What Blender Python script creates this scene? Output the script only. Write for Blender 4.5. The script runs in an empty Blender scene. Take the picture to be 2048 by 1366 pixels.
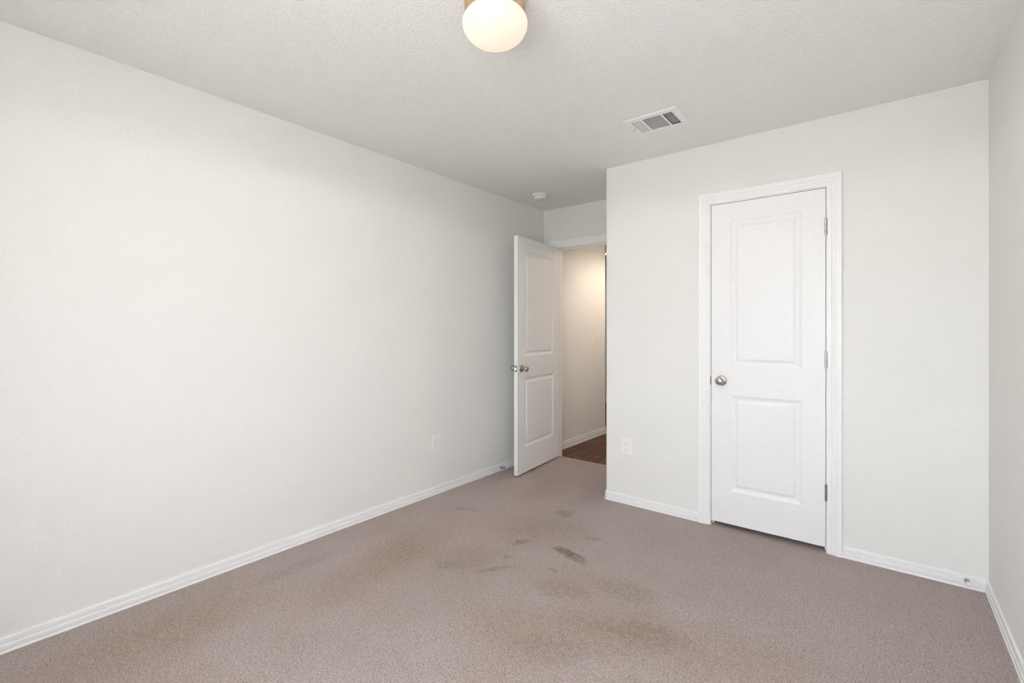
import bpy, bmesh, math, random
from mathutils import Vector, Matrix
C = bpy.context.scene.collection
S = bpy.context.scene
R = math.radians

# ------------------------------------------------------------------ camera
cam_d = bpy.data.cameras.new('camera')
cam = bpy.data.objects.new('camera', cam_d); C.objects.link(cam)
cam_d.sensor_width = 36.0; cam_d.sensor_fit = 'HORIZONTAL'
cam_d.lens = 934.99 / 2048 * 36.0
cam_d.shift_y = -(683.0 - 660.55) / 2048
cam_d.clip_start = 0.02
cam.location = (2.6648, -3.1457, 1.2463)
cam.rotation_euler = (R(90), 0, 0.6698)
S.camera = cam

# ------------------------------------------------------------------ exposure
S.view_settings.view_transform = 'Standard'
S.view_settings.look = 'None'
S.view_settings.exposure = 0.0
S.view_settings.gamma = 1.0
S.view_settings.use_curve_mapping = False

# ------------------------------------------------------------------ sky outside the window
SKY = 12.7
w = bpy.data.worlds.new('sky'); S.world = w; w.use_nodes = True
nt = w.node_tree; nt.nodes.clear()
o_ = nt.nodes.new('ShaderNodeOutputWorld'); bg = nt.nodes.new('ShaderNodeBackground')
tc = nt.nodes.new('ShaderNodeTexCoord'); sp = nt.nodes.new('ShaderNodeSeparateXYZ')
rp = nt.nodes.new('ShaderNodeValToRGB')
rp.color_ramp.elements[0].position = 0.485; rp.color_ramp.elements[0].color = (0.71, 0.72, 0.72, 1)
rp.color_ramp.elements[1].position = 0.515; rp.color_ramp.elements[1].color = (0.945, 1.00, 1.085, 1)
mp = nt.nodes.new('ShaderNodeMapRange'); mp.inputs['From Min'].default_value = -1
nt.links.new(tc.outputs['Generated'], sp.inputs[0]); nt.links.new(sp.outputs['Z'], mp.inputs['Value'])
nt.links.new(mp.outputs[0], rp.inputs[0]); nt.links.new(rp.outputs[0], bg.inputs['Color'])
bg.inputs['Strength'].default_value = SKY
nt.links.new(bg.outputs[0], o_.inputs[0])

# room dimensions
XC, XR, YF, YB, H = 1.0582, 3.0611, 0.7323, -3.70, 2.44
WX0, WX1, WZ0, WZ1 = 1.45, 2.95, 0.70, 2.12        # window opening in the back wall
DX0, DX1, DZ = 1.802, 2.419, 2.0475                # closet door opening (jamb faces)
EX0, EX1, EZ = 0.145, 0.911, 2.050                 # bedroom door opening (jamb faces)
JT = 0.019                                         # jamb thickness
WT = 0.115                                         # wall thickness
CARPET, WOOD = 0.0, -0.018

pl = bpy.data.lights.new('window_daylight_portal', 'AREA'); pl.shape = 'RECTANGLE'
pl.size = WX1 - WX0; pl.size_y = WZ1 - WZ0; pl.cycles.is_portal = True
po = bpy.data.objects.new('window_daylight_portal', pl); C.objects.link(po)
po.location = ((WX0 + WX1) / 2, YB - 0.13, (WZ0 + WZ1) / 2); po.rotation_euler = (R(90), 0, R(180))

LAMP_WATTS, HALL_WATTS, FAR_WATTS = 44.0, 52.0, 9.0
LAMP_COL = (1.0, 0.90, 0.78); HALL_COL = (1.0, 0.83, 0.66)

# ------------------------------------------------------------------ helpers
def tag(o, label=None, cat=None, group=None, kind=None):
    if label: o['label'] = label
    if cat: o['category'] = cat
    if group: o['group'] = group
    if kind: o['kind'] = kind
    return o

def obj(name, bm, mat, parent=None, smooth=False, loc=None, rot=None):
    bmesh.ops.remove_doubles(bm, verts=bm.verts, dist=1e-6)
    bmesh.ops.recalc_face_normals(bm, faces=bm.faces)
    me = bpy.data.meshes.new(name); bm.to_mesh(me); bm.free()
    o = bpy.data.objects.new(name, me); C.objects.link(o)
    if mat: me.materials.append(mat)
    if smooth:
        for p in me.polygons: p.use_smooth = True
        try: me.set_sharp_from_angle(angle=R(38))
        except Exception: pass
    if parent: o.parent = parent
    if loc: o.location = loc
    if rot: o.rotation_euler = rot
    return o

def empty(name, loc=(0, 0, 0), rot=(0, 0, 0)):
    o = bpy.data.objects.new(name, None); C.objects.link(o)
    o.empty_display_size = 0.05; o.location = loc; o.rotation_euler = rot
    return o

def box(bm, x0, x1, y0, y1, z0, z1, bev=0.0):
    m = bmesh.new()
    v = [m.verts.new((x, y, z)) for x in (x0, x1) for y in (y0, y1) for z in (z0, z1)]
    for f in ((0, 1, 3, 2), (4, 6, 7, 5), (0, 4, 5, 1), (2, 3, 7, 6), (0, 2, 6, 4), (1, 5, 7, 3)):
        m.faces.new([v[i] for i in f])
    if bev:
        bmesh.ops.bevel(m, geom=m.edges[:], offset=bev, segments=3, affect='EDGES', profile=0.5)
    append(bm, m); return bm

def append(bm, m, M=None):
    if M is not None: bmesh.ops.transform(m, matrix=M, verts=m.verts)
    vs = {v: bm.verts.new(v.co) for v in m.verts}
    for f in m.faces:
        try: bm.faces.new([vs[v] for v in f.verts])
        except ValueError: pass
    m.free(); return bm

def lathe(bm, prof, n=48, M=None):
    """prof: (radius, z) from bottom to top, turned about z."""
    m = bmesh.new(); rings = []
    for r, z in prof:
        if r < 1e-6: rings.append([m.verts.new((0, 0, z))])
        else: rings.append([m.verts.new((r * math.cos(2 * math.pi * i / n), r * math.sin(2 * math.pi * i / n), z)) for i in range(n)])
    for a, b in zip(rings, rings[1:]):
        for i in range(n):
            j = (i + 1) % n
            if len(a) == 1 and len(b) == 1: continue
            if len(a) == 1: m.faces.new([a[0], b[j], b[i]])
            elif len(b) == 1: m.faces.new([a[i], a[j], b[0]])
            else: m.faces.new([a[i], a[j], b[j], b[i]])
    append(bm, m, M); return bm

def sweep(bm, path, prof, closed=False, caps=True):
    """path: plan points; prof: (offset to the left of travel, z). Mitred."""
    n = len(path); P = [Vector(p) for p in path]; rows = []
    for i in range(n):
        dirs = []
        if i > 0 or closed: dirs.append((P[i] - P[i - 1]).normalized())
        if i < n - 1 or closed: dirs.append((P[(i + 1) % n] - P[i]).normalized())
        ns = [Vector((-d.y, d.x)) for d in dirs]
        m = sum(ns, Vector((0, 0))).normalized(); k = 1.0 / max(0.2, m.dot(ns[0]))
        rows.append([bm.verts.new((P[i].x + m.x * k * o, P[i].y + m.y * k * o, z)) for o, z in prof])
    for a, b in list(zip(rows, rows[1:])) + ([(rows[-1], rows[0])] if closed else []):
        for j in range(len(prof) - 1): bm.faces.new([a[j], b[j], b[j + 1], a[j + 1]])
    if caps and not closed:
        for r in (rows[0], rows[-1]):
            bm.faces.new(r)
    return bm

def slab(bm, u0, u1, v0, v1, t0, t1, holes, to3):
    """rectangular plate u,v with thickness t0..t1 and rectangular holes; to3 maps (u,v,t) to space."""
    us = sorted({u0, u1, *[h[0] for h in holes], *[h[1] for h in holes]})
    vs = sorted({v0, v1, *[h[2] for h in holes], *[h[3] for h in holes]})
    us = [u for u in us if u0 <= u <= u1]; vs = [v for v in vs if v0 <= v <= v1]
    def solid(i, j):
        if not (0 <= i < len(us) - 1 and 0 <= j < len(vs) - 1): return False
        cu, cv = (us[i] + us[i + 1]) / 2, (vs[j] + vs[j + 1]) / 2
        return not any(h[0] < cu < h[1] and h[2] < cv < h[3] for h in holes)
    V = {}
    def vt(u, v, t):
        k = (round(u, 6), round(v, 6), round(t, 6))
        if k not in V: V[k] = bm.verts.new(to3(u, v, t))
        return V[k]
    for i in range(len(us) - 1):
        for j in range(len(vs) - 1):
            if not solid(i, j): continue
            a, b, c, d = us[i], us[i + 1], vs[j], vs[j + 1]
            for t in (t0, t1): bm.faces.new([vt(a, c, t), vt(b, c, t), vt(b, d, t), vt(a, d, t)])
            for (p, q, ni, nj) in (((a, c), (a, d), i - 1, j), ((b, c), (b, d), i + 1, j), ((a, c), (b, c), i, j - 1), ((a, d), (b, d), i, j + 1)):
                if not solid(ni, nj): bm.faces.new([vt(*p, t0), vt(*q, t0), vt(*q, t1), vt(*p, t1)])
    return bm

# ------------------------------------------------------------------ materials
class N:
    def __init__(s, name):
        s.m = bpy.data.materials.new(name); s.m.use_nodes = True; s.t = s.m.node_tree
        s.b = s.t.nodes['Principled BSDF']; s.out = s.t.nodes['Material Output']
    def n(s, typ, **kw):
        x = s.t.nodes.new('ShaderNode' + typ)
        for k, v in kw.items():
            if hasattr(x, k) and k not in x.inputs: setattr(x, k, v)
            else: x.inputs[k].default_value = v
        return x
    def l(s, a, b): s.t.links.new(a, b)
    def set(s, col=None, rough=None, metal=None, spec=None):
        if col is not None: s.b.inputs['Base Color'].default_value = (*col, 1)
        if rough is not None: s.b.inputs['Roughness'].default_value = rough
        if metal is not None: s.b.inputs['Metallic'].default_value = metal
        if spec is not None: s.b.inputs['Specular IOR Level'].default_value = spec
        return s
    def pos(s):
        if not hasattr(s, '_p'):
            s._p = s.n('NewGeometry').outputs['Position']
        return s._p
    def noise(s, scale, detail=2.0, rough=0.5, vec=None, distort=0.0):
        x = s.n('TexNoise'); x.inputs['Scale'].default_value = scale; x.inputs['Detail'].default_value = detail
        x.inputs['Roughness'].default_value = rough; x.inputs['Distortion'].default_value = distort
        s.l(vec or s.pos(), x.inputs['Vector']); return x
    def ramp(s, fac, stops):
        r = s.n('ValToRGB'); e = r.color_ramp.elements
        while len(e) < len(stops): e.new(0.5)
        for k, (p, c) in enumerate(stops):
            e[k].position = p; e[k].color = (*c, 1) if len(c) == 3 else c
        s.l(fac, r.inputs[0]); return r
    def mix(s, fac, a, b, mode='MIX'):
        x = s.n('Mix'); x.data_type = 'RGBA'; x.blend_type = mode
        for sock, val in ((x.inputs[0], fac), (x.inputs[6], a), (x.inputs[7], b)):
            if isinstance(val, (int, float)): sock.default_value = val
            elif isinstance(val, tuple): sock.default_value = (*val, 1)
            else: s.l(val, sock)
        return x.outputs[2]
    def math(s, op, a, b=None, clamp=False):
        x = s.n('Math'); x.operation = op; x.use_clamp = clamp
        for k, val in enumerate((a, b)):
            if val is None: continue
            if isinstance(val, (int, float)): x.inputs[k].default_value = val
            else: s.l(val, x.inputs[k])
        return x.outputs[0]
    def bump(s, height, dist, strength=1.0):
        b = s.n('Bump'); b.inputs['Distance'].default_value = dist; b.inputs['Strength'].default_value = strength
        s.l(height, b.inputs['Height']); s.l(b.outputs[0], s.b.inputs['Normal']); return b

def paint(name, col, scale, dist, strength=0.6, rough=0.85):
    n = N(name).set(col, rough, spec=0.25)
    a = n.noise(scale, 3.0, 0.55)
    r = n.ramp(a.outputs['Fac'], [(0.38, (0, 0, 0)), (0.62, (1, 1, 1))])
    n.bump(r.outputs[0], dist, strength)
    return n.m

M_WALL = paint('wall_paint', (0.850, 0.843, 0.814), 105, 0.0012, 0.5)
M_CEIL = paint('ceiling_paint', (0.905, 0.901, 0.880), 80, 0.0021, 0.55)
M_HALL = paint('hall_paint', (0.86, 0.85, 0.83), 105, 0.0012, 0.5)

def plain(name, col, rough, metal=0.0, spec=0.5, grain=0.0):
    n = N(name).set(col, rough, metal, spec)
    a = n.noise(40 if not grain else grain, 3)
    r = n.ramp(a.outputs['Fac'], [(0.3, tuple(c * 0.985 for c in col)), (0.7, tuple(min(1, c * 1.01) for c in col))])
    n.l(r.outputs[0], n.b.inputs['Base Color'])
    return n.m
M_TRIM = plain('white_trim_paint', (0.91, 0.91, 0.91), 0.38, spec=0.4)
M_DOOR = plain('white_door_paint', (0.89, 0.888, 0.886), 0.42, spec=0.4)
M_PLASTIC = plain('white_plastic', (0.90, 0.895, 0.88), 0.35)
M_NICKEL = plain('satin_nickel', (0.50, 0.47, 0.43), 0.23, metal=1.0, grain=300)
M_BRASS = plain('brushed_warm_nickel', (0.62, 0.50, 0.36), 0.30, metal=1.0, grain=300)
M_STEEL = plain('vent_enamel', (0.91, 0.905, 0.89), 0.40)
M_DAMPER = plain('galvanised_grey', (0.42, 0.42, 0.41), 0.55)
M_DARK = plain('dark_duct', (0.045, 0.043, 0.04), 0.8)
M_SLOT = plain('dark_slot', (0.10, 0.10, 0.10), 0.7)
M_SOCKET = plain('socket_shadow_grey', (0.26, 0.26, 0.26), 0.7)
M_RUBBER = plain('white_rubber', (0.85, 0.85, 0.85), 0.55)
M_PANE = None

def wood_mat():
    n = N('dark_walnut_planks').set((0.1, 0.05, 0.03), 0.42, spec=0.25)
    mp = n.n('Mapping'); mp.vector_type = 'POINT'
    mp.inputs['Rotation'].default_value = (0, 0, R(90)); mp.inputs['Location'].default_value = (0.31, 0.164, 0)
    n.l(n.pos(), mp.inputs['Vector'])
    br = n.n('TexBrick'); n.l(mp.outputs[0], br.inputs['Vector'])
    br.offset = 0.37; br.inputs['Scale'].default_value = 1.0
    br.inputs['Brick Width'].default_value = 1.22; br.inputs['Row Height'].default_value = 0.178
    br.inputs['Mortar Size'].default_value = 0.0022; br.inputs['Mortar Smooth'].default_value = 0.1
    br.inputs['Color1'].default_value = (0, 0, 0, 1); br.inputs['Color2'].default_value = (1, 1, 1, 1)
    br.inputs['Mortar'].default_value = (0.5, 0.5, 0.5, 1)
    st = n.n('Mapping'); st.inputs['Scale'].default_value = (14, 1.3, 1); n.l(n.pos(), st.inputs['Vector'])
    off = n.n('VectorMath'); off.operation = 'ADD'; n.l(st.outputs[0], off.inputs[0]); n.l(br.outputs['Color'], off.inputs[1])
    g = n.noise(2.2, 6, 0.6, vec=off.outputs[0], distort=0.6)
    base = n.ramp(g.outputs['Fac'], [(0.30, (0.035, 0.011, 0.006)), (0.48, (0.080, 0.027, 0.013)), (0.60, (0.170, 0.068, 0.030)), (0.74, (0.30, 0.155, 0.075))])
    tone = n.mix(0.25, base.outputs[0], n.mix(br.outputs['Color'], (0.06, 0.022, 0.013), (0.16, 0.075, 0.04)))
    seam = n.mix(br.outputs['Fac'], tone, (0.26, 0.15, 0.10))
    n.l(seam, n.b.inputs['Base Color'])
    n.bump(g.outputs['Fac'], 0.0006, 0.4)
    return n.m
M_WOOD = wood_mat()

def carpet_mat():
    n = N('mauve_taupe_cut_pile').set((0.4, 0.33, 0.3), 0.95, spec=0.08)
    n.b.inputs['Sheen Weight'].default_value = 0.25; n.b.inputs['Sheen Roughness'].default_value = 0.5
    # tufts
    v = n.n('TexVoronoi'); v.inputs['Scale'].default_value = 210; v.inputs['Randomness'].default_value = 1.0
    warp = n.noise(90, 2); off = n.n('VectorMath'); off.operation = 'MULTIPLY_ADD'
    n.l(warp.outputs['Color'], off.inputs[0]); off.inputs[1].default_value = (0.006,) * 3; n.l(n.pos(), off.inputs[2])
    n.l(off.outputs[0], v.inputs['Vector'])
    f1 = n.noise(170, 3, 0.65); f2 = n.noise(60, 2, 0.6)
    # pile lay and painted colour cast of the light: lilac grey against tan
    z1 = n.noise(1.1, 3, 0.55, distort=0.4); z2 = n.noise(5.0, 4, 0.6, distort=0.8)
    zz = n.math('ADD', n.math('MULTIPLY', z1.outputs['Fac'], 0.7), n.math('MULTIPLY', z2.outputs['Fac'], 0.3))
    zone = n.ramp(zz, [(0.38, (0.450, 0.360, 0.310)), (0.60, (0.500, 0.408, 0.378))])
    speck = n.ramp(f1.outputs['Fac'], [(0.28, (0.34, 0.32, 0.30)), (0.47, (0.95, 0.95, 0.95)), (0.72, (1.28, 1.28, 1.28))])
    col = n.mix(1.0, zone.outputs[0], speck.outputs[0], 'MULTIPLY')
    tuft = n.ramp(v.outputs['Distance'], [(0.0, (1.08, 1.08, 1.08)), (0.55, (0.95, 0.95, 0.95)), (0.85, (0.70, 0.68, 0.66))])
    col = n.mix(1.0, col, tuft.outputs[0], 'MULTIPLY')
    lay = n.ramp(f2.outputs['Fac'], [(0.3, (0.90, 0.90, 0.90)), (0.7, (1.06, 1.06, 1.06))])
    col = n.mix(1.0, col, lay.outputs[0], 'MULTIPLY')
    # stains and painted light-cast areas, each with its own outline
    dis = n.noise(14, 4, 0.65); cen = n.n('VectorMath'); cen.operation = 'SUBTRACT'
    n.l(dis.outputs['Color'], cen.inputs[0]); cen.inputs[1].default_value = (0.5, 0.5, 0.5)
    pw = n.n('VectorMath'); pw.operation = 'MULTIPLY_ADD'; n.l(cen.outputs[0], pw.inputs[0]); pw.inputs[1].default_value = (0.10, 0.10, 0.0); n.l(n.pos(), pw.inputs[2])
    brk = n.noise(38, 3, 0.6)
    for (x, y, rx, ry, ang, amt, tint) in [a + ((0.50, 0.47, 0.36),) for a in STAINS] + [a + ((0.86, 0.80, 0.70),) for a in CAST_AND_LAY]:
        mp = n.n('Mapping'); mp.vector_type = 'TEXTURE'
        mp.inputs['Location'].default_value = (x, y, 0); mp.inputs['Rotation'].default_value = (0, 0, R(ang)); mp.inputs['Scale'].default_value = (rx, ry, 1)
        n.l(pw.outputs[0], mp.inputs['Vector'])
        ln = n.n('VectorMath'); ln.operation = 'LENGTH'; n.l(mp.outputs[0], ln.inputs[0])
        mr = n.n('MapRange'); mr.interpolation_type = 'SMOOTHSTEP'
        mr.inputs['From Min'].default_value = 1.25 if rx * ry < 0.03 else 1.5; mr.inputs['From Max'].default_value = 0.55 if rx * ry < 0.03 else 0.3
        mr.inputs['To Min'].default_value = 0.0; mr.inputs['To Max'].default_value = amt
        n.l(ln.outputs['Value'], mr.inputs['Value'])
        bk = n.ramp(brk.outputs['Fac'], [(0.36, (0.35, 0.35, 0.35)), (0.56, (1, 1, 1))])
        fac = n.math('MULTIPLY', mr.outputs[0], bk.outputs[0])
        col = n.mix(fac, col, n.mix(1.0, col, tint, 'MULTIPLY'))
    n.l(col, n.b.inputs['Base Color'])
    hgt = n.math('ADD', n.math('MULTIPLY', f1.outputs['Fac'], 1.0), n.math('ADD', n.math('MULTIPLY', v.outputs['Distance'], -0.35), n.math('MULTIPLY', f2.outputs['Fac'], 0.6)))
    n.bump(hgt, 0.008, 0.75)
    return n.m
STAINS = [
    (1.235, -0.885, 0.060, 0.040, 20, 0.85), (1.345, -0.925, 0.085, 0.040, -10, 0.85), (1.285, -0.905, 0.07, 0.04, 0, 0.8),
    (0.965, -0.435, 0.07, 0.055, 30, 0.55), (1.007, -0.948, 0.05, 0.018, 60, 0.6), (0.985, -0.975, 0.03, 0.03, 0, 0.4),
    (1.317, -0.644, 0.05, 0.03, 40, 0.45), (1.09, -1.275, 0.10, 0.022, 55, 0.5), (0.398, -0.783, 0.10, 0.02, 20, 0.40),
    (0.866, -1.404, 0.10, 0.05, 30, 0.30), (1.471, -1.229, 0.14, 0.08, 20, 0.25), (1.70, -1.05, 0.16, 0.09, 10, 0.25),
    (1.65, -1.625, 0.16, 0.10, 30, 0.25), (0.25, -1.95, 0.06, 0.22, 0, 0.25), (1.04, -1.15, 0.03, 0.02, 0, 0.5),
    (1.325, -1.107, 0.03, 0.02, 0, 0.45), (1.90, -1.30, 0.20, 0.08, 20, 0.22),
]
CAST_AND_LAY = [   # tan areas: pile lay plus the light's warm cast painted in
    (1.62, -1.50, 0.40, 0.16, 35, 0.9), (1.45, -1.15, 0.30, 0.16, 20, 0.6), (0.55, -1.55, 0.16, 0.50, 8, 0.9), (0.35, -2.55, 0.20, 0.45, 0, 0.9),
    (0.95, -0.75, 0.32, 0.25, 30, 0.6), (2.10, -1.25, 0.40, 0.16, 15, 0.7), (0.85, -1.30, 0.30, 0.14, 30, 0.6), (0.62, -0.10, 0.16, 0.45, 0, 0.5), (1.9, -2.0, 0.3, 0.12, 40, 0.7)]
M_CARPET = carpet_mat()

def lamp_mat(name, col, strength):
    n = N(name).set((0.45, 0.43, 0.40), 0.25)
    n.b.inputs['Emission Color'].default_value = (*col, 1); n.b.inputs['Emission Strength'].default_value = strength
    return n.m
M_GLOBE = lamp_mat('opal_glass_lit', (1.0, 0.80, 0.60), 0.70)
M_LENS = lamp_mat('downlight_lens_lit', (1.0, 0.86, 0.68), 3.0)

def pane_mat():
    n = N('window_glass'); t = n.n('BsdfTransparent'); g = n.n('BsdfGlossy'); g.inputs['Roughness'].default_value = 0.02
    mx = n.n('MixShader'); mx.inputs[0].default_value = 0.06
    n.l(t.outputs[0], mx.inputs[1]); n.l(g.outputs[0], mx.inputs[2]); n.l(mx.outputs[0], n.out.inputs['Surface'])
    return n.m
M_PANE = pane_mat()

# ------------------------------------------------------------------ floors
XZ = lambda y0: (lambda u, v, t: (u, t, v))      # plate in x,z; thickness along y
YZ = lambda u, v, t: (t, u, v)                   # plate in y,z; thickness along x
XY = lambda u, v, t: (u, v, t)

def struct(name, bm, mat, label, cat, smooth=False, parent=None):
    o = obj(name, bm, mat, parent, smooth)
    return tag(o, label, cat, kind='structure')

bm = bmesh.new()
YE = 0.792                                       # carpet edge under the bedroom door
sweep_edge = [(0, -0.018), (0, -0.006), (-0.004, -0.0015), (-0.010, 0.0)]
box(bm, -0.10, XR + 0.10, YB - 0.10, YE - 0.010, -0.06, 0.0)
# rolled carpet edge
prev = None
for k in range(7):
    a = k / 6 * math.pi / 2
    cur = [bm.verts.new((x, YE - 0.010 + 0.010 * math.sin(a), -0.010 + 0.010 * math.cos(a))) for x in (0.02, 1.0)]
    if prev: bm.faces.new([prev[0], prev[1], cur[1], cur[0]])
    prev = cur
nxt = [bm.verts.new((x, YE, -0.06)) for x in (0.02, 1.0)]
bm.faces.new([prev[0], prev[1], nxt[1], nxt[0]])
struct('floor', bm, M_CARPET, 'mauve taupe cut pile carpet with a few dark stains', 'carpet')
bm = bmesh.new(); box(bm, -3.5, XC + WT, YE + 0.0005, 6.0, -0.06, WOOD)
struct('floor_hall', bm, M_WOOD, 'dark walnut plank floor beyond the open door', 'wood floor')

# ------------------------------------------------------------------ ceiling (with the vent opening)
VX0, VX1, VY0, VY1 = 1.4995, 1.8045, -0.660, -0.404
bm = bmesh.new()
slab(bm, -0.115, XR + 0.115, YB - 0.115, YF + WT, H, H + 0.12, [(VX0 + 0.028, VX1 - 0.028, VY0 + 0.028, VY1 - 0.028)], XY)
struct('ceiling', bm, M_CEIL, 'textured off white ceiling over the carpeted room', 'ceiling')
bm = bmesh.new(); box(bm, -3.5, XC + WT, YF + WT + 0.0005, 6.0, H, H + 0.12)
struct('ceiling_hall', bm, M_CEIL, 'ceiling of the hall beyond the open door', 'ceiling')

# ------------------------------------------------------------------ walls
ZB = -0.05
bm = bmesh.new(); box(bm, -WT, 0, YB - WT, YF + WT, ZB, H + 0.01)
struct('wall_left', bm, M_WALL, 'long blank off white wall with an outlet near its far end', 'wall')
bm = bmesh.new(); box(bm, XR, XR + WT, YB - WT, 0.9, ZB, H + 0.01)
struct('wall_right', bm, M_WALL, 'narrow strip of off white wall past the closet door', 'wall')
bm = bmesh.new()
slab(bm, 0, XR, ZB, H + 0.01, YB - WT, YB, [(WX0, WX1, WZ0, WZ1)], XZ(0))
struct('wall_back', bm, M_WALL, 'off white window wall behind the viewer', 'wall')

RB = 0.017                                       # bullnose radius
bm = bmesh.new()
slab(bm, XC + RB, XR, ZB, H + 0.01, 0, WT, [(DX0 - JT, DX1 + JT, ZB - 1, DZ + JT)], XZ(0))
slab(bm, RB, YF, ZB, H + 0.01, XC, XC + WT, [], YZ)
prev = None
for k in range(13):
    a = k / 12 * math.pi / 2
    cur = [bm.verts.new((XC + RB - RB * math.cos(a), RB - RB * math.sin(a), z)) for z in (ZB, H + 0.01)]
    if prev: bm.faces.new([prev[0], cur[0], cur[1], prev[1]])
    prev = cur
struct('wall_closet', bm, M_WALL, 'off white closet wall with a rounded outer corner beside the entry nook', 'wall', smooth=True)
# closet interior behind the door
bm = bmesh.new(); box(bm, XC + WT, XR, 0.75, 0.86, ZB, H + 0.01)
struct('wall_closet_back', bm, M_WALL, 'back wall inside the closed closet', 'wall')

bm = bmesh.new()
slab(bm, 0, XC + WT, ZB, H + 0.01, YF, YF + WT, [(EX0 - JT, EX1 + JT, ZB - 1, EZ + JT)], XZ(0))
struct('wall_entry', bm, M_WALL, 'short off white wall over the open doorway', 'wall')

# hall
HY = 2.075; RH = 0.017
bm = bmesh.new()
prof = [(0, YF + WT)] + [(-RH + RH * math.cos(a), HY - RH + RH * math.sin(a)) for a in [k / 10 * math.pi / 2 for k in range(11)]] + [(-WT, HY), (-WT, YF + WT)]
lo = [bm.verts.new((x, y, ZB)) for x, y in prof]; hi = [bm.verts.new((x, y, H + 0.01)) for x, y in prof]
for i in range(len(prof)):
    j = (i + 1) % len(prof); bm.faces.new([lo[i], lo[j], hi[j], hi[i]])
bm.faces.new(lo); bm.faces.new(hi)
struct('wall_hall_left', bm, M_HALL, 'hall wall seen through the open doorway', 'wall', smooth=True)
bm = bmesh.new(); box(bm, XC, XC + WT, YF + WT, 6.0, ZB, H + 0.01)
struct('wall_hall_right', bm, M_HALL, 'far side wall of the hall hidden past the doorway', 'wall')
bm = bmesh.new(); box(bm, -3.5, XC, 4.27, 4.39, ZB, H + 0.01)
struct('wall_hall_end', bm, M_HALL, 'dim far wall at the end of the hall beyond the doorway', 'wall')
bm = bmesh.new(); box(bm, -3.6, -3.5, YF, 6.0, ZB, H + 0.01)
struct('wall_hall_far', bm, M_HALL, 'side wall of the dim space beyond the hall', 'wall')
bm = bmesh.new(); box(bm, -3.5, -WT - 0.001, YF, YF + WT, ZB, H + 0.01)
struct('wall_hall_near', bm, M_HALL, 'near wall of the dim space beyond the hall', 'wall')

# ------------------------------------------------------------------ baseboards
BB = [(0.0, -0.03), (0.0125, -0.03), (0.0130, 0.004), (0.0122, 0.0065), (0.0095, 0.0085), (0.0100, 0.0105), (0.0112, 0.015), (0.0122, 0.021), (0.0124, 0.027),
      (0.0118, 0.032), (0.0104, 0.0345), (0.0048, 0.0354), (0.0044, 0.0380), (0.0084, 0.0388), (0.0088, 0.053), (0.0082, 0.0575), (0.0066, 0.060), (0.0, 0.060)]
CW = 0.0675; RV = 0.006                           # casing width, reveal
def bboard(name, path, label, prof=BB):
    bm = bmesh.new(); sweep(bm, path, prof)
    return struct(name, bm, M_TRIM, label, 'baseboard')
# offset is to the left of travel
bboard('baseboard_left', [(EX0 - RV - CW, YF), (0, YF), (0, YB)], 'white baseboard along the long blank wall')
arc = [(XC + RB - RB * math.cos(a), RB - RB * math.sin(a)) for a in (0, R(30), R(60), R(90))]
bboard('baseboard_closet', [(DX0 - RV - CW, 0)] + arc[::-1] + [(XC, YF), (EX1 + RV + CW, YF)], 'white baseboard between the nook corner and the closet door')
bboard('baseboard_right', [(XR, YB), (XR, 0), (DX1 + RV + CW, 0)], 'white baseboard past the closet door, turning the room corner toward the viewer')
bboard('baseboard_back', [(0, YB), (XR, YB)], 'white baseboard under the window behind the viewer')
arch = [(-RH + RH * math.cos(a), HY - RH + RH * math.sin(a)) for a in (0, R(30), R(60), R(90))]
bboard('baseboard_hall', [(-WT, HY)] + arch[::-1] + [(0, YF + WT)], 'white baseboard of the hall wall on dark wood')
bboard('baseboard_hall_end', [(XC, 4.27), (-3.5, 4.27)], 'baseboard of the dim far wall beyond the hall')

# ------------------------------------------------------------------ door casings and jambs
CAS = [(0, 0), (0, 0.0085), (0.0015, 0.0100), (0.0165, 0.0104), (0.0185, 0.0092), (0.0205, 0.0112), (0.0300, 0.0150), (0.0375, 0.0158), (0.0390, 0.0146),
       (0.0405, 0.0166), (0.0500, 0.0178), (0.0640, 0.0178), (0.0668, 0.0165), (0.0675, 0.0140), (0.0675, 0)]
def casing(bm, x0, x1, z1, y, sgn, z0=-0.03):
    """mitred colonial casing round an opening; x0,x1,z1 its inner edges, on the wall face y, standing out by sgn."""
    rows = []
    for (w_, t) in CAS:
        rows.append([(x0 - w_, y + sgn * t, z0), (x0 - w_, y + sgn * t, z1 + w_), (x1 + w_, y + sgn * t, z1 + w_), (x1 + w_, y + sgn * t, z0)])
    R_ = [[bm.verts.new(p) for p in r] for r in rows]
    for a, b in zip(R_, R_[1:]):
        for j in range(3): bm.faces.new([a[j], a[j + 1], b[j + 1], b[j]])
    for j in (0, 3): bm.faces.new([r[j] for r in R_])
    return bm
def jamb(bm, x0, x1, z1, y0, y1, stop_y, z0=-0.03):
    box(bm, x0 - JT, x0, y0, y1, z0, z1 + JT); box(bm, x1, x1 + JT, y0, y1, z0, z1 + JT); box(bm, x0, x1, y0, y1, z1, z1 + JT)
    s0, s1 = stop_y
    box(bm, x0, x0 + 0.011, s0, s1, z0, z1, 0.002); box(bm, x1 - 0.011, x1, s0, s1, z0, z1, 0.002); box(bm, x0 + 0.011, x1 - 0.011, s0, s1, z1 - 0.011, z1, 0.002)
    return bm
bm = bmesh.new(); casing(bm, DX0 - RV, DX1 + RV, DZ + RV, 0.0, -1)
t1 = struct('trim_1', bm, M_TRIM, 'white moulded casing around the closed closet door', 'door casing')
bm = bmesh.new(); jamb(bm, DX0, DX1, DZ, -0.0005, WT, (0.038, 0.075)); obj('jamb', bm, M_TRIM, t1)
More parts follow.
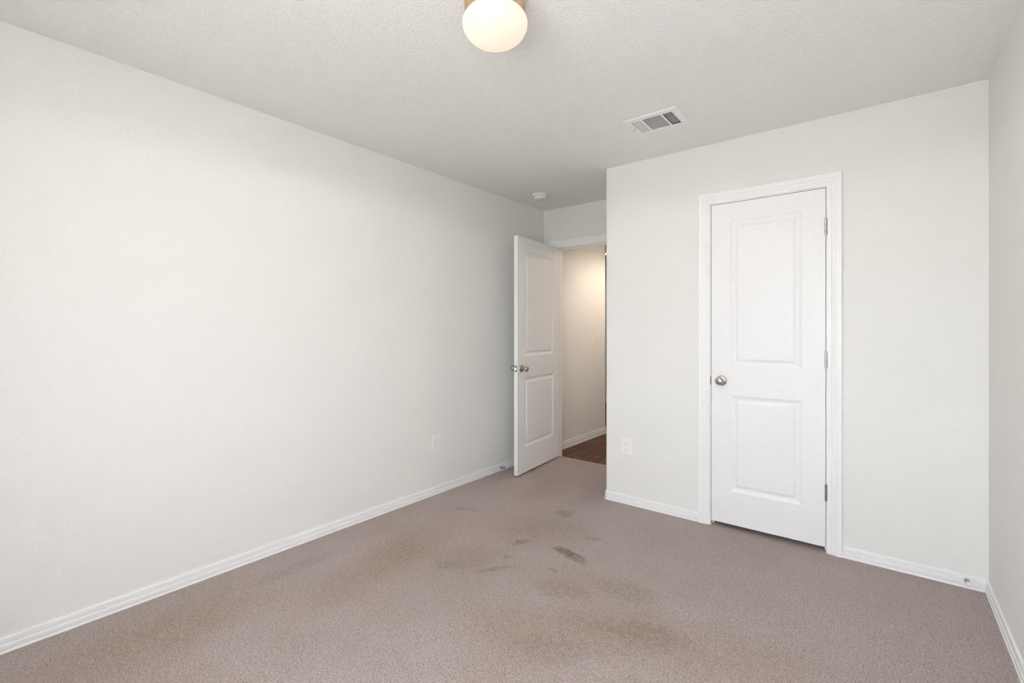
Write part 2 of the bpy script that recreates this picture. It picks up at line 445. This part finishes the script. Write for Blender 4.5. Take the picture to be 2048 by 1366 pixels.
# strike plate on the closet jamb, with its lip wrapping the jamb edge
bm = bmesh.new(); box(bm, DX0 - 0.0035, DX0 + 0.0012, -0.0025, 0.030, 0.897, 0.953, 0.0005); obj('strike_plate', bm, M_NICKEL, t1)['label'] = 'satin nickel strike plate'
bm = bmesh.new(); casing(bm, EX0 - RV, EX1 + RV, EZ + RV, YF, -1); casing(bm, EX0 - RV, EX1 + RV, EZ + RV, YF + WT, 1)
t2 = struct('trim_2', bm, M_TRIM, 'white moulded casing around the open bedroom doorway', 'door casing')
bm = bmesh.new(); jamb(bm, EX0, EX1, EZ, YF - 0.0005, YF + WT + 0.0005, (YF + 0.040, YF + 0.075)); obj('jamb', bm, M_TRIM, t2)

# ------------------------------------------------------------------ two-panel doors
STICK = [(0.0, 0.0), (0.0015, 0.0018), (0.004, 0.0030), (0.018, 0.0080), (0.021, 0.0086), (0.027, 0.0086), (0.030, 0.0080), (0.0415, 0.0034), (0.0425, 0.0022), (0.0450, 0.0018)]
def leaf(wd, ht, th, px, panels):
    """door slab x 0..wd, y 0..th, z 0..ht with moulded panels pressed into both faces."""
    bm = bmesh.new(); zs = [0] + [z for p in panels for z in p] + [ht]; xs = [0, px, wd - px, wd]
    for y, s in ((0, 1), (th, -1)):
        for i in range(3):
            for j in range(len(zs) - 1):
                a, b, c, d = xs[i], xs[i + 1], zs[j], zs[j + 1]
                if i == 1 and j % 2 == 1:
                    prev = None
                    for o, dp in STICK:
                        cur = [bm.verts.new(p) for p in ((a + o, y + s * dp, c + o), (b - o, y + s * dp, c + o), (b - o, y + s * dp, d - o), (a + o, y + s * dp, d - o))]
                        if prev:
                            for k in range(4): bm.faces.new([prev[k], prev[(k + 1) % 4], cur[(k + 1) % 4], cur[k]])
                        prev = cur
                    bm.faces.new(prev)
                else:
                    bm.faces.new([bm.verts.new(p) for p in ((a, y, c), (b, y, c), (b, y, d), (a, y, d))])
    for j in range(len(zs) - 1):
        for x in (0, wd): bm.faces.new([bm.verts.new(p) for p in ((x, 0, zs[j]), (x, th, zs[j]), (x, th, zs[j + 1]), (x, 0, zs[j + 1]))])
    for i in range(3):
        for z in (0, ht): bm.faces.new([bm.verts.new(p) for p in ((xs[i], 0, z), (xs[i + 1], 0, z), (xs[i + 1], th, z), (xs[i], th, z))])
    return bm

ROSE = [(0, 0), (0.0325, 0), (0.0325, 0.002), (0.0315, 0.0045), (0.028, 0.0068), (0.020, 0.0085), (0.0130, 0.0095), (0.0120, 0.012)]
KNOB = [(0.0120, 0.012), (0.0118, 0.024), (0.0128, 0.028), (0.0170, 0.0315), (0.0220, 0.0355), (0.0250, 0.041), (0.0262, 0.047), (0.0256, 0.053), (0.0236, 0.0585), (0.0200, 0.0620),
        (0.0150, 0.0640), (0.0080, 0.0652), (0, 0.0655)]
def knob(parent, x, y, z, ny):
    """door knob standing out along ny (+-1) on the leaf's own y axis."""
    Mx = Matrix.Translation((x, y, z)) @ Matrix.Rotation(R(90) if ny < 0 else R(-90), 4, 'X')
    bm = bmesh.new(); lathe(bm, KNOB, 40, Mx); k = obj('door_knob', bm, M_NICKEL, parent, True); k['label'] = 'round satin nickel door knob'
    bm = bmesh.new(); lathe(bm, ROSE, 40, Mx); obj('rosette', bm, M_NICKEL, k, True)
    return k
def hinge(parent, x, y, z, hh=0.092):
    e = empty('hinge'); e.parent = parent; e['label'] = 'satin nickel butt hinge'
    bm = bmesh.new()
    n = 5; g = 0.0008; seg = hh / n
    for k in range(n):
        z0 = z - hh / 2 + k * seg
        lathe(bm, [(0, z0 + g / 2), (0.0058, z0 + g / 2), (0.0064, z0 + g / 2 + 0.0006), (0.0064, z0 + seg - g / 2 - 0.0006), (0.0058, z0 + seg - g / 2), (0, z0 + seg - g / 2)], 16, Matrix.Translation((x, y, 0)))
    lathe(bm, [(0, z - hh / 2 - 0.003), (0.003, z - hh / 2 - 0.003), (0.0042, z - hh / 2), (0.0042, z + hh / 2), (0.003, z + hh / 2 + 0.003), (0, z + hh / 2 + 0.003)], 16, Matrix.Translation((x, y, 0)))
    obj('hinge_barrel', bm, M_NICKEL, e, True)
    bm = bmesh.new(); box(bm, x - 0.0014, x - 0.0002, y, y + 0.034, z - hh / 2, z + hh / 2); box(bm, x + 0.0002, x + 0.0014, y, y + 0.034, z - hh / 2, z + hh / 2)
    obj('hinge_leaf', bm, M_NICKEL, e)
    return e

# closed closet door
GAP = 0.0032; DB = 0.030; LW = DX1 - DX0 - 2 * GAP; LH = DZ - GAP - DB
PAN = [(0.2375 - DB, 0.8386 - DB), (1.0222 - DB, 1.9315 - DB)]
d1 = obj('door_1', leaf(LW, LH, 0.035, 0.1135, PAN), M_DOOR, loc=(DX0 + GAP, 0.001, DB))
tag(d1, 'closed narrow white two panel closet door', 'door', kind='structure')
knob(d1, 0.0605, 0.0, 0.928 - DB, -1)
for zc in (1.829, 1.082, 0.3375): hinge(d1, LW + GAP / 2 + 0.001, -0.0058, zc - DB)

# open bedroom door: hung on the jamb next to the blank wall, swung into the room
PIN = (EX0 + 0.002, YF - 0.004); OPEN = 84.6; LW2 = 0.760; DB2 = 0.018; LH2 = EZ - GAP - DB2
d2 = obj('door_2', leaf(LW2, LH2, 0.035, 0.118, [(0.2375 - DB2, 0.8386 - DB2), (1.0222 - DB2, 1.9315 - DB2)]), M_DOOR,
         loc=(PIN[0], PIN[1], DB2), rot=(0, 0, -R(OPEN)))
tag(d2, 'white two panel bedroom door standing open against the long wall', 'door', kind='structure')
knob(d2, LW2 - 0.060, 0.035, 0.920 - DB2, 1); knob(d2, LW2 - 0.060, 0.0, 0.920 - DB2, -1)
bm = bmesh.new(); box(bm, LW2 - 0.001, LW2 + 0.0012, 0.0055, 0.0295, 0.892 - DB2, 0.949 - DB2, 0.0005); lp = obj('latch_plate', bm, M_NICKEL, d2); lp['label'] = 'satin nickel latch plate on the door edge'
bm = bmesh.new()
prof = [(LW2 + 0.001, 0.0105), (LW2 + 0.011, 0.0115), (LW2 + 0.003, 0.0245), (LW2 + 0.001, 0.0245)]
lo = [bm.verts.new((x, y, 0.912 - DB2)) for x, y in prof]; hi = [bm.verts.new((x, y, 0.928 - DB2)) for x, y in prof]
for i in range(4): bm.faces.new([lo[i], lo[(i + 1) % 4], hi[(i + 1) % 4], hi[i]])
bm.faces.new(lo); bm.faces.new(hi); obj('latch_bolt', bm, M_NICKEL, lp)

# ------------------------------------------------------------------ window in the back wall
bm = bmesh.new()
slab(bm, WX0, WX1, WZ0, WZ1, YB - 0.10, YB - 0.045, [(WX0 + 0.045, (WX0 + WX1) / 2 - 0.025, WZ0 + 0.045, WZ1 - 0.045), ((WX0 + WX1) / 2 + 0.025, WX1 - 0.045, WZ0 + 0.045, WZ1 - 0.045)], XZ(0))
w1 = struct('window_1', bm, M_TRIM, 'white framed window behind the viewer', 'window')
bm = bmesh.new(); box(bm, WX0 - 0.03, WX1 + 0.03, YB - 0.045, YB + 0.03, WZ0 - 0.02, WZ0, 0.003); obj('window_sill', bm, M_TRIM, w1)
for a, b in ((WX0 + 0.045, (WX0 + WX1) / 2 - 0.025), ((WX0 + WX1) / 2 + 0.025, WX1 - 0.045)):
    bm = bmesh.new(); box(bm, a, b, YB - 0.075, YB - 0.071, WZ0 + 0.045, WZ1 - 0.045); obj('pane', bm, M_PANE, w1)

# ------------------------------------------------------------------ ceiling lights
def dome_light(name, x, y, label, group, mat, watts, col, rb=0.109, rg=0.117):
    t = empty(name, (x, y, H)); tag(t, label, 'ceiling light', group)
    bm = bmesh.new()
    lathe(bm, [(rb - 0.030, -0.046), (rb - 0.006, -0.046), (rb, -0.043), (rb + 0.0005, -0.034), (rb - 0.004, -0.031), (rb - 0.004, -0.026), (rb, -0.023), (rb, -0.004), (rb - 0.004, -0.0002), (0, -0.0002)], 64)
    b = obj('lamp_base', bm, M_BRASS, t, True); b['label'] = 'warm nickel fitter ring'
    bm = bmesh.new(); P = [(0, -0.170)]
    zc, bz = -0.094, 0.076
    for k in range(1, 33):
        a = -math.pi / 2 + k / 32 * math.radians(128)
        P.append((rg * (math.cos(a) ** (1.1 if a < 0 else 1.0)), zc + (bz if a < 0 else 0.060) * math.sin(a)))
    P.append((rb - 0.032, -0.044))
    lathe(bm, P, 64); g = obj('lamp_shade', bm, mat, t, True); g['label'] = 'lit opal glass globe'
    l = bpy.data.lights.new(name + '_bulb', 'SPOT'); l.energy = watts; l.color = col; l.shadow_soft_size = rg + 0.010
    l.spot_size = R(178); l.spot_blend = 0.12          # the metal pan keeps the light off the ceiling
    lo = bpy.data.objects.new(name + '_bulb', l); C.objects.link(lo); lo.parent = t; lo.location = (0, 0, -0.112)
    return t
dome_light('ceiling_light', 1.574, -1.8666, 'lit opal glass mushroom light at the top of the picture', None, M_GLOBE, LAMP_WATTS, LAMP_COL)
def downlight(x, y, label, watts, col):
    t = empty('recessed_light', (x, y, H)); tag(t, label, 'ceiling light')
    bm = bmesh.new(); lathe(bm, [(0.070, -0.0095), (0.082, -0.0090), (0.092, -0.0050), (0.094, -0.0002), (0.066, -0.0002), (0.066, -0.0070), (0.070, -0.0095)], 48); obj('trim_ring', bm, M_PLASTIC, t, True)
    bm = bmesh.new(); lathe(bm, [(0, -0.020), (0.030, -0.0185), (0.052, -0.0145), (0.066, -0.0085), (0.066, -0.001), (0, -0.001)], 48); g = obj('lens', bm, M_LENS, t, True); g['label'] = 'lit frosted lens'
    l = bpy.data.lights.new('recessed_light_bulb', 'SPOT'); l.energy = watts; l.color = col; l.shadow_soft_size = 0.055; l.spot_size = R(166); l.spot_blend = 0.5
    lo = bpy.data.objects.new('recessed_light_bulb', l); C.objects.link(lo); lo.parent = t; lo.location = (0, 0, -0.085)
    return t
downlight(0.94, 2.02, 'recessed ceiling light of the hall just past the doorway', HALL_WATTS, HALL_COL)
downlight(-0.69, 3.45, 'tiny bright ceiling light in the dim gap beside the closet wall corner', FAR_WATTS, HALL_COL)

# ------------------------------------------------------------------ smoke detector
t = empty('smoke_detector', (0.302, 0.235, H)); tag(t, 'round white smoke detector on the ceiling above the open door', 'smoke detector')
bm = bmesh.new(); lathe(bm, [(0, -0.017), (0.060, -0.017), (0.0665, -0.014), (0.068, -0.010), (0.068, -0.002), (0.067, 0), (0, 0)], 48); obj('mounting_plate', bm, M_PLASTIC, t, True)
bm = bmesh.new(); lathe(bm, [(0, -0.046), (0.030, -0.046), (0.040, -0.044), (0.0475, -0.038), (0.0515, -0.028), (0.0520, -0.022), (0.050, -0.020), (0.046, -0.0195), (0.046, -0.0165), (0, -0.0165)], 48)
body = obj('detector_body', bm, M_PLASTIC, t, True)
bm = bmesh.new(); lathe(bm, [(0, -0.049), (0.010, -0.0488), (0.0115, -0.0475), (0.0118, -0.046), (0, -0.0455)], 24, Matrix.Translation((0.014, -0.014, 0))); obj('test_button', bm, M_PLASTIC, body, True)
bm = bmesh.new(); lathe(bm, [(0.0300, -0.0464), (0.0335, -0.0464), (0.0335, -0.0440), (0.0300, -0.0440), (0.0300, -0.0464)], 40); obj('vent_ring', bm, M_DAMPER, body, True)
for a in (R(-20), R(-130)):
    bm = bmesh.new(); lathe(bm, [(0, -0.0016), (0.0028, -0.0012), (0.0030, 0.0012), (0, 0.0014)], 12, Matrix.Translation((0.0500 * math.cos(a), 0.0500 * math.sin(a), -0.0335))); obj('indicator_lamp', bm, M_SLOT, body)
# ------------------------------------------------------------------ ceiling vent
t = empty('ceiling_vent', (0, 0, 0)); tag(t, 'white louvered air vent in the ceiling in front of the closet', 'air vent')
bm = bmesh.new()
MX0, MX1, MY0, MY1 = VX0 + 0.036, VX1 - 0.036, VY0 + 0.040, VY1 - 0.040
S1, S2 = MX0 + 0.058, MX1 - 0.060
slab(bm, VX0, VX1, VY0, VY1, H - 0.007, H - 0.001, [(MX0, S1 - 0.006, MY0, MY1), (S1 + 0.004, S2 - 0.004, MY0, MY1), (S2 + 0.006, MX1, MY0, MY1)], XY)
for f in bm.faces: pass
# sloped rim
for v in bm.verts:
    if v.co.z > H - 0.003: continue
    if abs(v.co.x - VX0) < 1e-4: v.co.x += 0.005
    if abs(v.co.x - VX1) < 1e-4: v.co.x -= 0.005
    if abs(v.co.y - VY0) < 1e-4: v.co.y += 0.005
    if abs(v.co.y - VY1) < 1e-4: v.co.y -= 0.005
obj('frame', bm, M_STEEL, t)
bm = bmesh.new()
slab(bm, MX0 - 0.005, MX1 + 0.005, MY0 - 0.005, MY1 + 0.005, H - 0.0005, H + 0.10, [(MX0 - 0.003, MX1 + 0.003, MY0 - 0.003, MY1 + 0.003)], XY)
box(bm, MX0 - 0.005, MX1 + 0.005, MY0 - 0.005, MY1 + 0.005, H + 0.10, H + 0.103)
obj('duct', bm, M_DARK, t)
def blades(name, along, a0, a1, c0, c1, pitch, wdt, tilt):
    bm = bmesh.new(); n = int(round((c1 - c0) / pitch))
    for k in range(n):
        c = c0 + (k + 0.5) * (c1 - c0) / n; m = bmesh.new()
        if along == 'y':
            box(m, -wdt / 2, wdt / 2, a0, a1, -0.0005, 0.0005); append(bm, m, Matrix.Translation((c, 0, H - 0.001)) @ Matrix.Rotation(R(tilt), 4, 'Y'))
        else:
            box(m, a0, a1, -wdt / 2, wdt / 2, -0.0005, 0.0005); append(bm, m, Matrix.Translation((0, c, H - 0.001)) @ Matrix.Rotation(R(tilt), 4, 'X'))
    return obj(name, bm, M_STEEL, t)
blades('louver', 'y', MY0, MY1, MX0, S1 - 0.006, 0.0105, 0.0066, -32)
blades('louver', 'x', S1 + 0.004, S2 - 0.004, MY0, MY1, 0.0105, 0.0125, 40)
lv = blades('louver', 'y', MY0, MY1, S2 + 0.006, MX1, 0.0135, 0.0090, 48)
bm = bmesh.new()
for k in range(9):
    c = MY0 + (k + 0.5) * (MY1 - MY0) / 9; box(bm, S2 + 0.006, MX1, c - 0.0020, c + 0.0020, H + 0.004, H + 0.0065)
obj('cross_louver', bm, M_STEEL, lv)
bm = bmesh.new(); box(bm, VX0 + 0.015, VX0 + 0.0175, -0.535, -0.500, H - 0.0075, H - 0.006); sl = obj('lever_slot', bm, M_SLOT, t)
bm = bmesh.new(); box(bm, VX0 + 0.010, VX0 + 0.0165, -0.506, -0.494, H - 0.020, H - 0.006, 0.001); obj('damper_lever', bm, M_STEEL, t)
for x in (VX0 + 0.022, VX1 - 0.018):
    bm = bmesh.new(); lathe(bm, [(0, H - 0.0085), (0.003, H - 0.0082), (0.0038, H - 0.007), (0, H - 0.0068)], 12, Matrix.Translation((x, (VY0 + VY1) / 2, 0))); obj('screw', bm, M_STEEL, t)

# ------------------------------------------------------------------ outlets and switch (built facing -y, base at the plate centre)
def plate(bm, wd, ht, th=0.0055):
    m = bmesh.new(); rows = []
    for o, y in ((0, 0), (0, -0.0018), (0.0016, -0.0040), (0.0042, -th)):
        rows.append([m.verts.new(p) for p in ((-wd / 2 + o, y, -ht / 2 + o), (wd / 2 - o, y, -ht / 2 + o), (wd / 2 - o, y, ht / 2 - o), (-wd / 2 + o, y, ht / 2 - o))])
    for a, b in zip(rows, rows[1:]):
        for k in range(4): m.faces.new([a[k], a[(k + 1) % 4], b[(k + 1) % 4], b[k]])
    m.faces.new(rows[-1]); m.faces.new(rows[0]); append(bm, m); return bm
def prism_y(bm, pts, y0, y1):
    a = [bm.verts.new((x, y0, z)) for x, z in pts]; b = [bm.verts.new((x, y1, z)) for x, z in pts]
    for i in range(len(pts)): bm.faces.new([a[i], a[(i + 1) % len(pts)], b[(i + 1) % len(pts)], b[i]])
    bm.faces.new(a); bm.faces.new(b); return bm
def outlet(loc, rz, label, group):
    t = empty('wall_outlet', loc, (0, 0, rz)); tag(t, label, 'outlet', group)
    bm = bmesh.new(); plate(bm, 0.079, 0.122); obj('cover_plate', bm, M_PLASTIC, t)
    for s in (1, -1):
        zc = 0.0195 * s; pts = []
        for k in range(40):
            a = 2 * math.pi * k / 40; pts.append((0.0172 * math.cos(a), zc + max(-0.0142, min(0.0142, 0.0172 * math.sin(a)))))
        bm = bmesh.new(); prism_y(bm, pts, -0.005, -0.0078); rc = obj('receptacle', bm, M_PLASTIC, t)
        bm = bmesh.new()
        box(bm, -0.0074, -0.0058, -0.0082, -0.006, zc - 0.0005, zc + 0.0085); box(bm, 0.0058, 0.0074, -0.0082, -0.006, zc + 0.0003, zc + 0.0078)
        prism_y(bm, [(0.0030 * math.cos(2 * math.pi * k / 16), zc - 0.0068 + 0.0030 * math.sin(2 * math.pi * k / 16)) for k in range(16)], -0.0082, -0.006)
        obj('socket_slot', bm, M_SOCKET, rc)
    bm = bmesh.new(); prism_y(bm, [(0.0028 * math.cos(2 * math.pi * k / 16), 0.0028 * math.sin(2 * math.pi * k / 16)) for k in range(16)], -0.005, -0.0066); obj('screw', bm, M_PLASTIC, t)
    return t
outlet((1.2225, 0, 0.409), 0, 'white wall outlet between the nook corner and the closet door', None)
outlet((0, -0.717, 0.394), R(90), 'white wall outlet low on the long blank wall', None)
t = empty('light_switch', (0, 1.867, 1.160), (0, 0, R(90))); tag(t, 'white light switch on the hall wall seen through the doorway', 'light switch')
bm = bmesh.new(); plate(bm, 0.074, 0.117); obj('cover_plate', bm, M_PLASTIC, t)
bm = bmesh.new(); box(bm, -0.0055, 0.0055, -0.0066, -0.005, -0.0125, 0.0125); fr = obj('switch_bezel', bm, M_PLASTIC, t)
m = bmesh.new(); box(m, -0.0042, 0.0042, -0.016, 0.0, -0.0045, 0.0045, 0.0012); bm = bmesh.new(); append(bm, m, Matrix.Translation((0, -0.003, 0)) @ Matrix.Rotation(R(-28), 4, 'X')); obj('switch_toggle', bm, M_PLASTIC, t)
for z in (-0.030, 0.030):
    bm = bmesh.new(); prism_y(bm, [(0.0026 * math.cos(2 * math.pi * k / 16), z + 0.0026 * math.sin(2 * math.pi * k / 16)) for k in range(16)], -0.005, -0.0064); obj('screw', bm, M_PLASTIC, t)

# ------------------------------------------------------------------ spring door stops (built along +z, turned to the wall normal)
def door_stop(loc, rot, label):
    t = empty('door_stop', loc, rot); tag(t, label, 'door stop')
    bm = bmesh.new(); lathe(bm, [(0, 0), (0.0115, 0), (0.0118, 0.004), (0.0105, 0.009), (0.0075, 0.013), (0, 0.013)], 24); obj('stop_base', bm, M_NICKEL, t, True)
    bm = bmesh.new(); n = 13 * 14; r, wr, z0, z1 = 0.0056, 0.0013, 0.011, 0.064; prev = None
    for k in range(n + 1):
        a = 2 * math.pi * k / 14; c = Vector((r * math.cos(a), r * math.sin(a), z0 + (z1 - z0) * k / n)); e1 = Vector((math.cos(a), math.sin(a), 0)); e2 = Vector((0, 0, 1))
        cur = [bm.verts.new(c + wr * (math.cos(2 * math.pi * j / 6) * e1 + math.sin(2 * math.pi * j / 6) * e2)) for j in range(6)]
        if prev:
            for j in range(6): bm.faces.new([prev[j], prev[(j + 1) % 6], cur[(j + 1) % 6], cur[j]])
        prev = cur
    obj('spring', bm, M_NICKEL, t, True)
    bm = bmesh.new(); lathe(bm, [(0, 0.062), (0.0078, 0.062), (0.0084, 0.064), (0.0084, 0.074), (0.0070, 0.0775), (0, 0.078)], 24); tp = obj('rubber_tip', bm, M_RUBBER, t, True); tp['label'] = 'white rubber tip'
    return t
door_stop((0.0115, 0.045, 0.027), (0, R(77), 0), 'spring door stop on the baseboard of the long wall beside the open door')
door_stop((2.985, -0.0100, 0.036), (R(78), 0, 0), 'spring door stop on the short baseboard near the room corner')
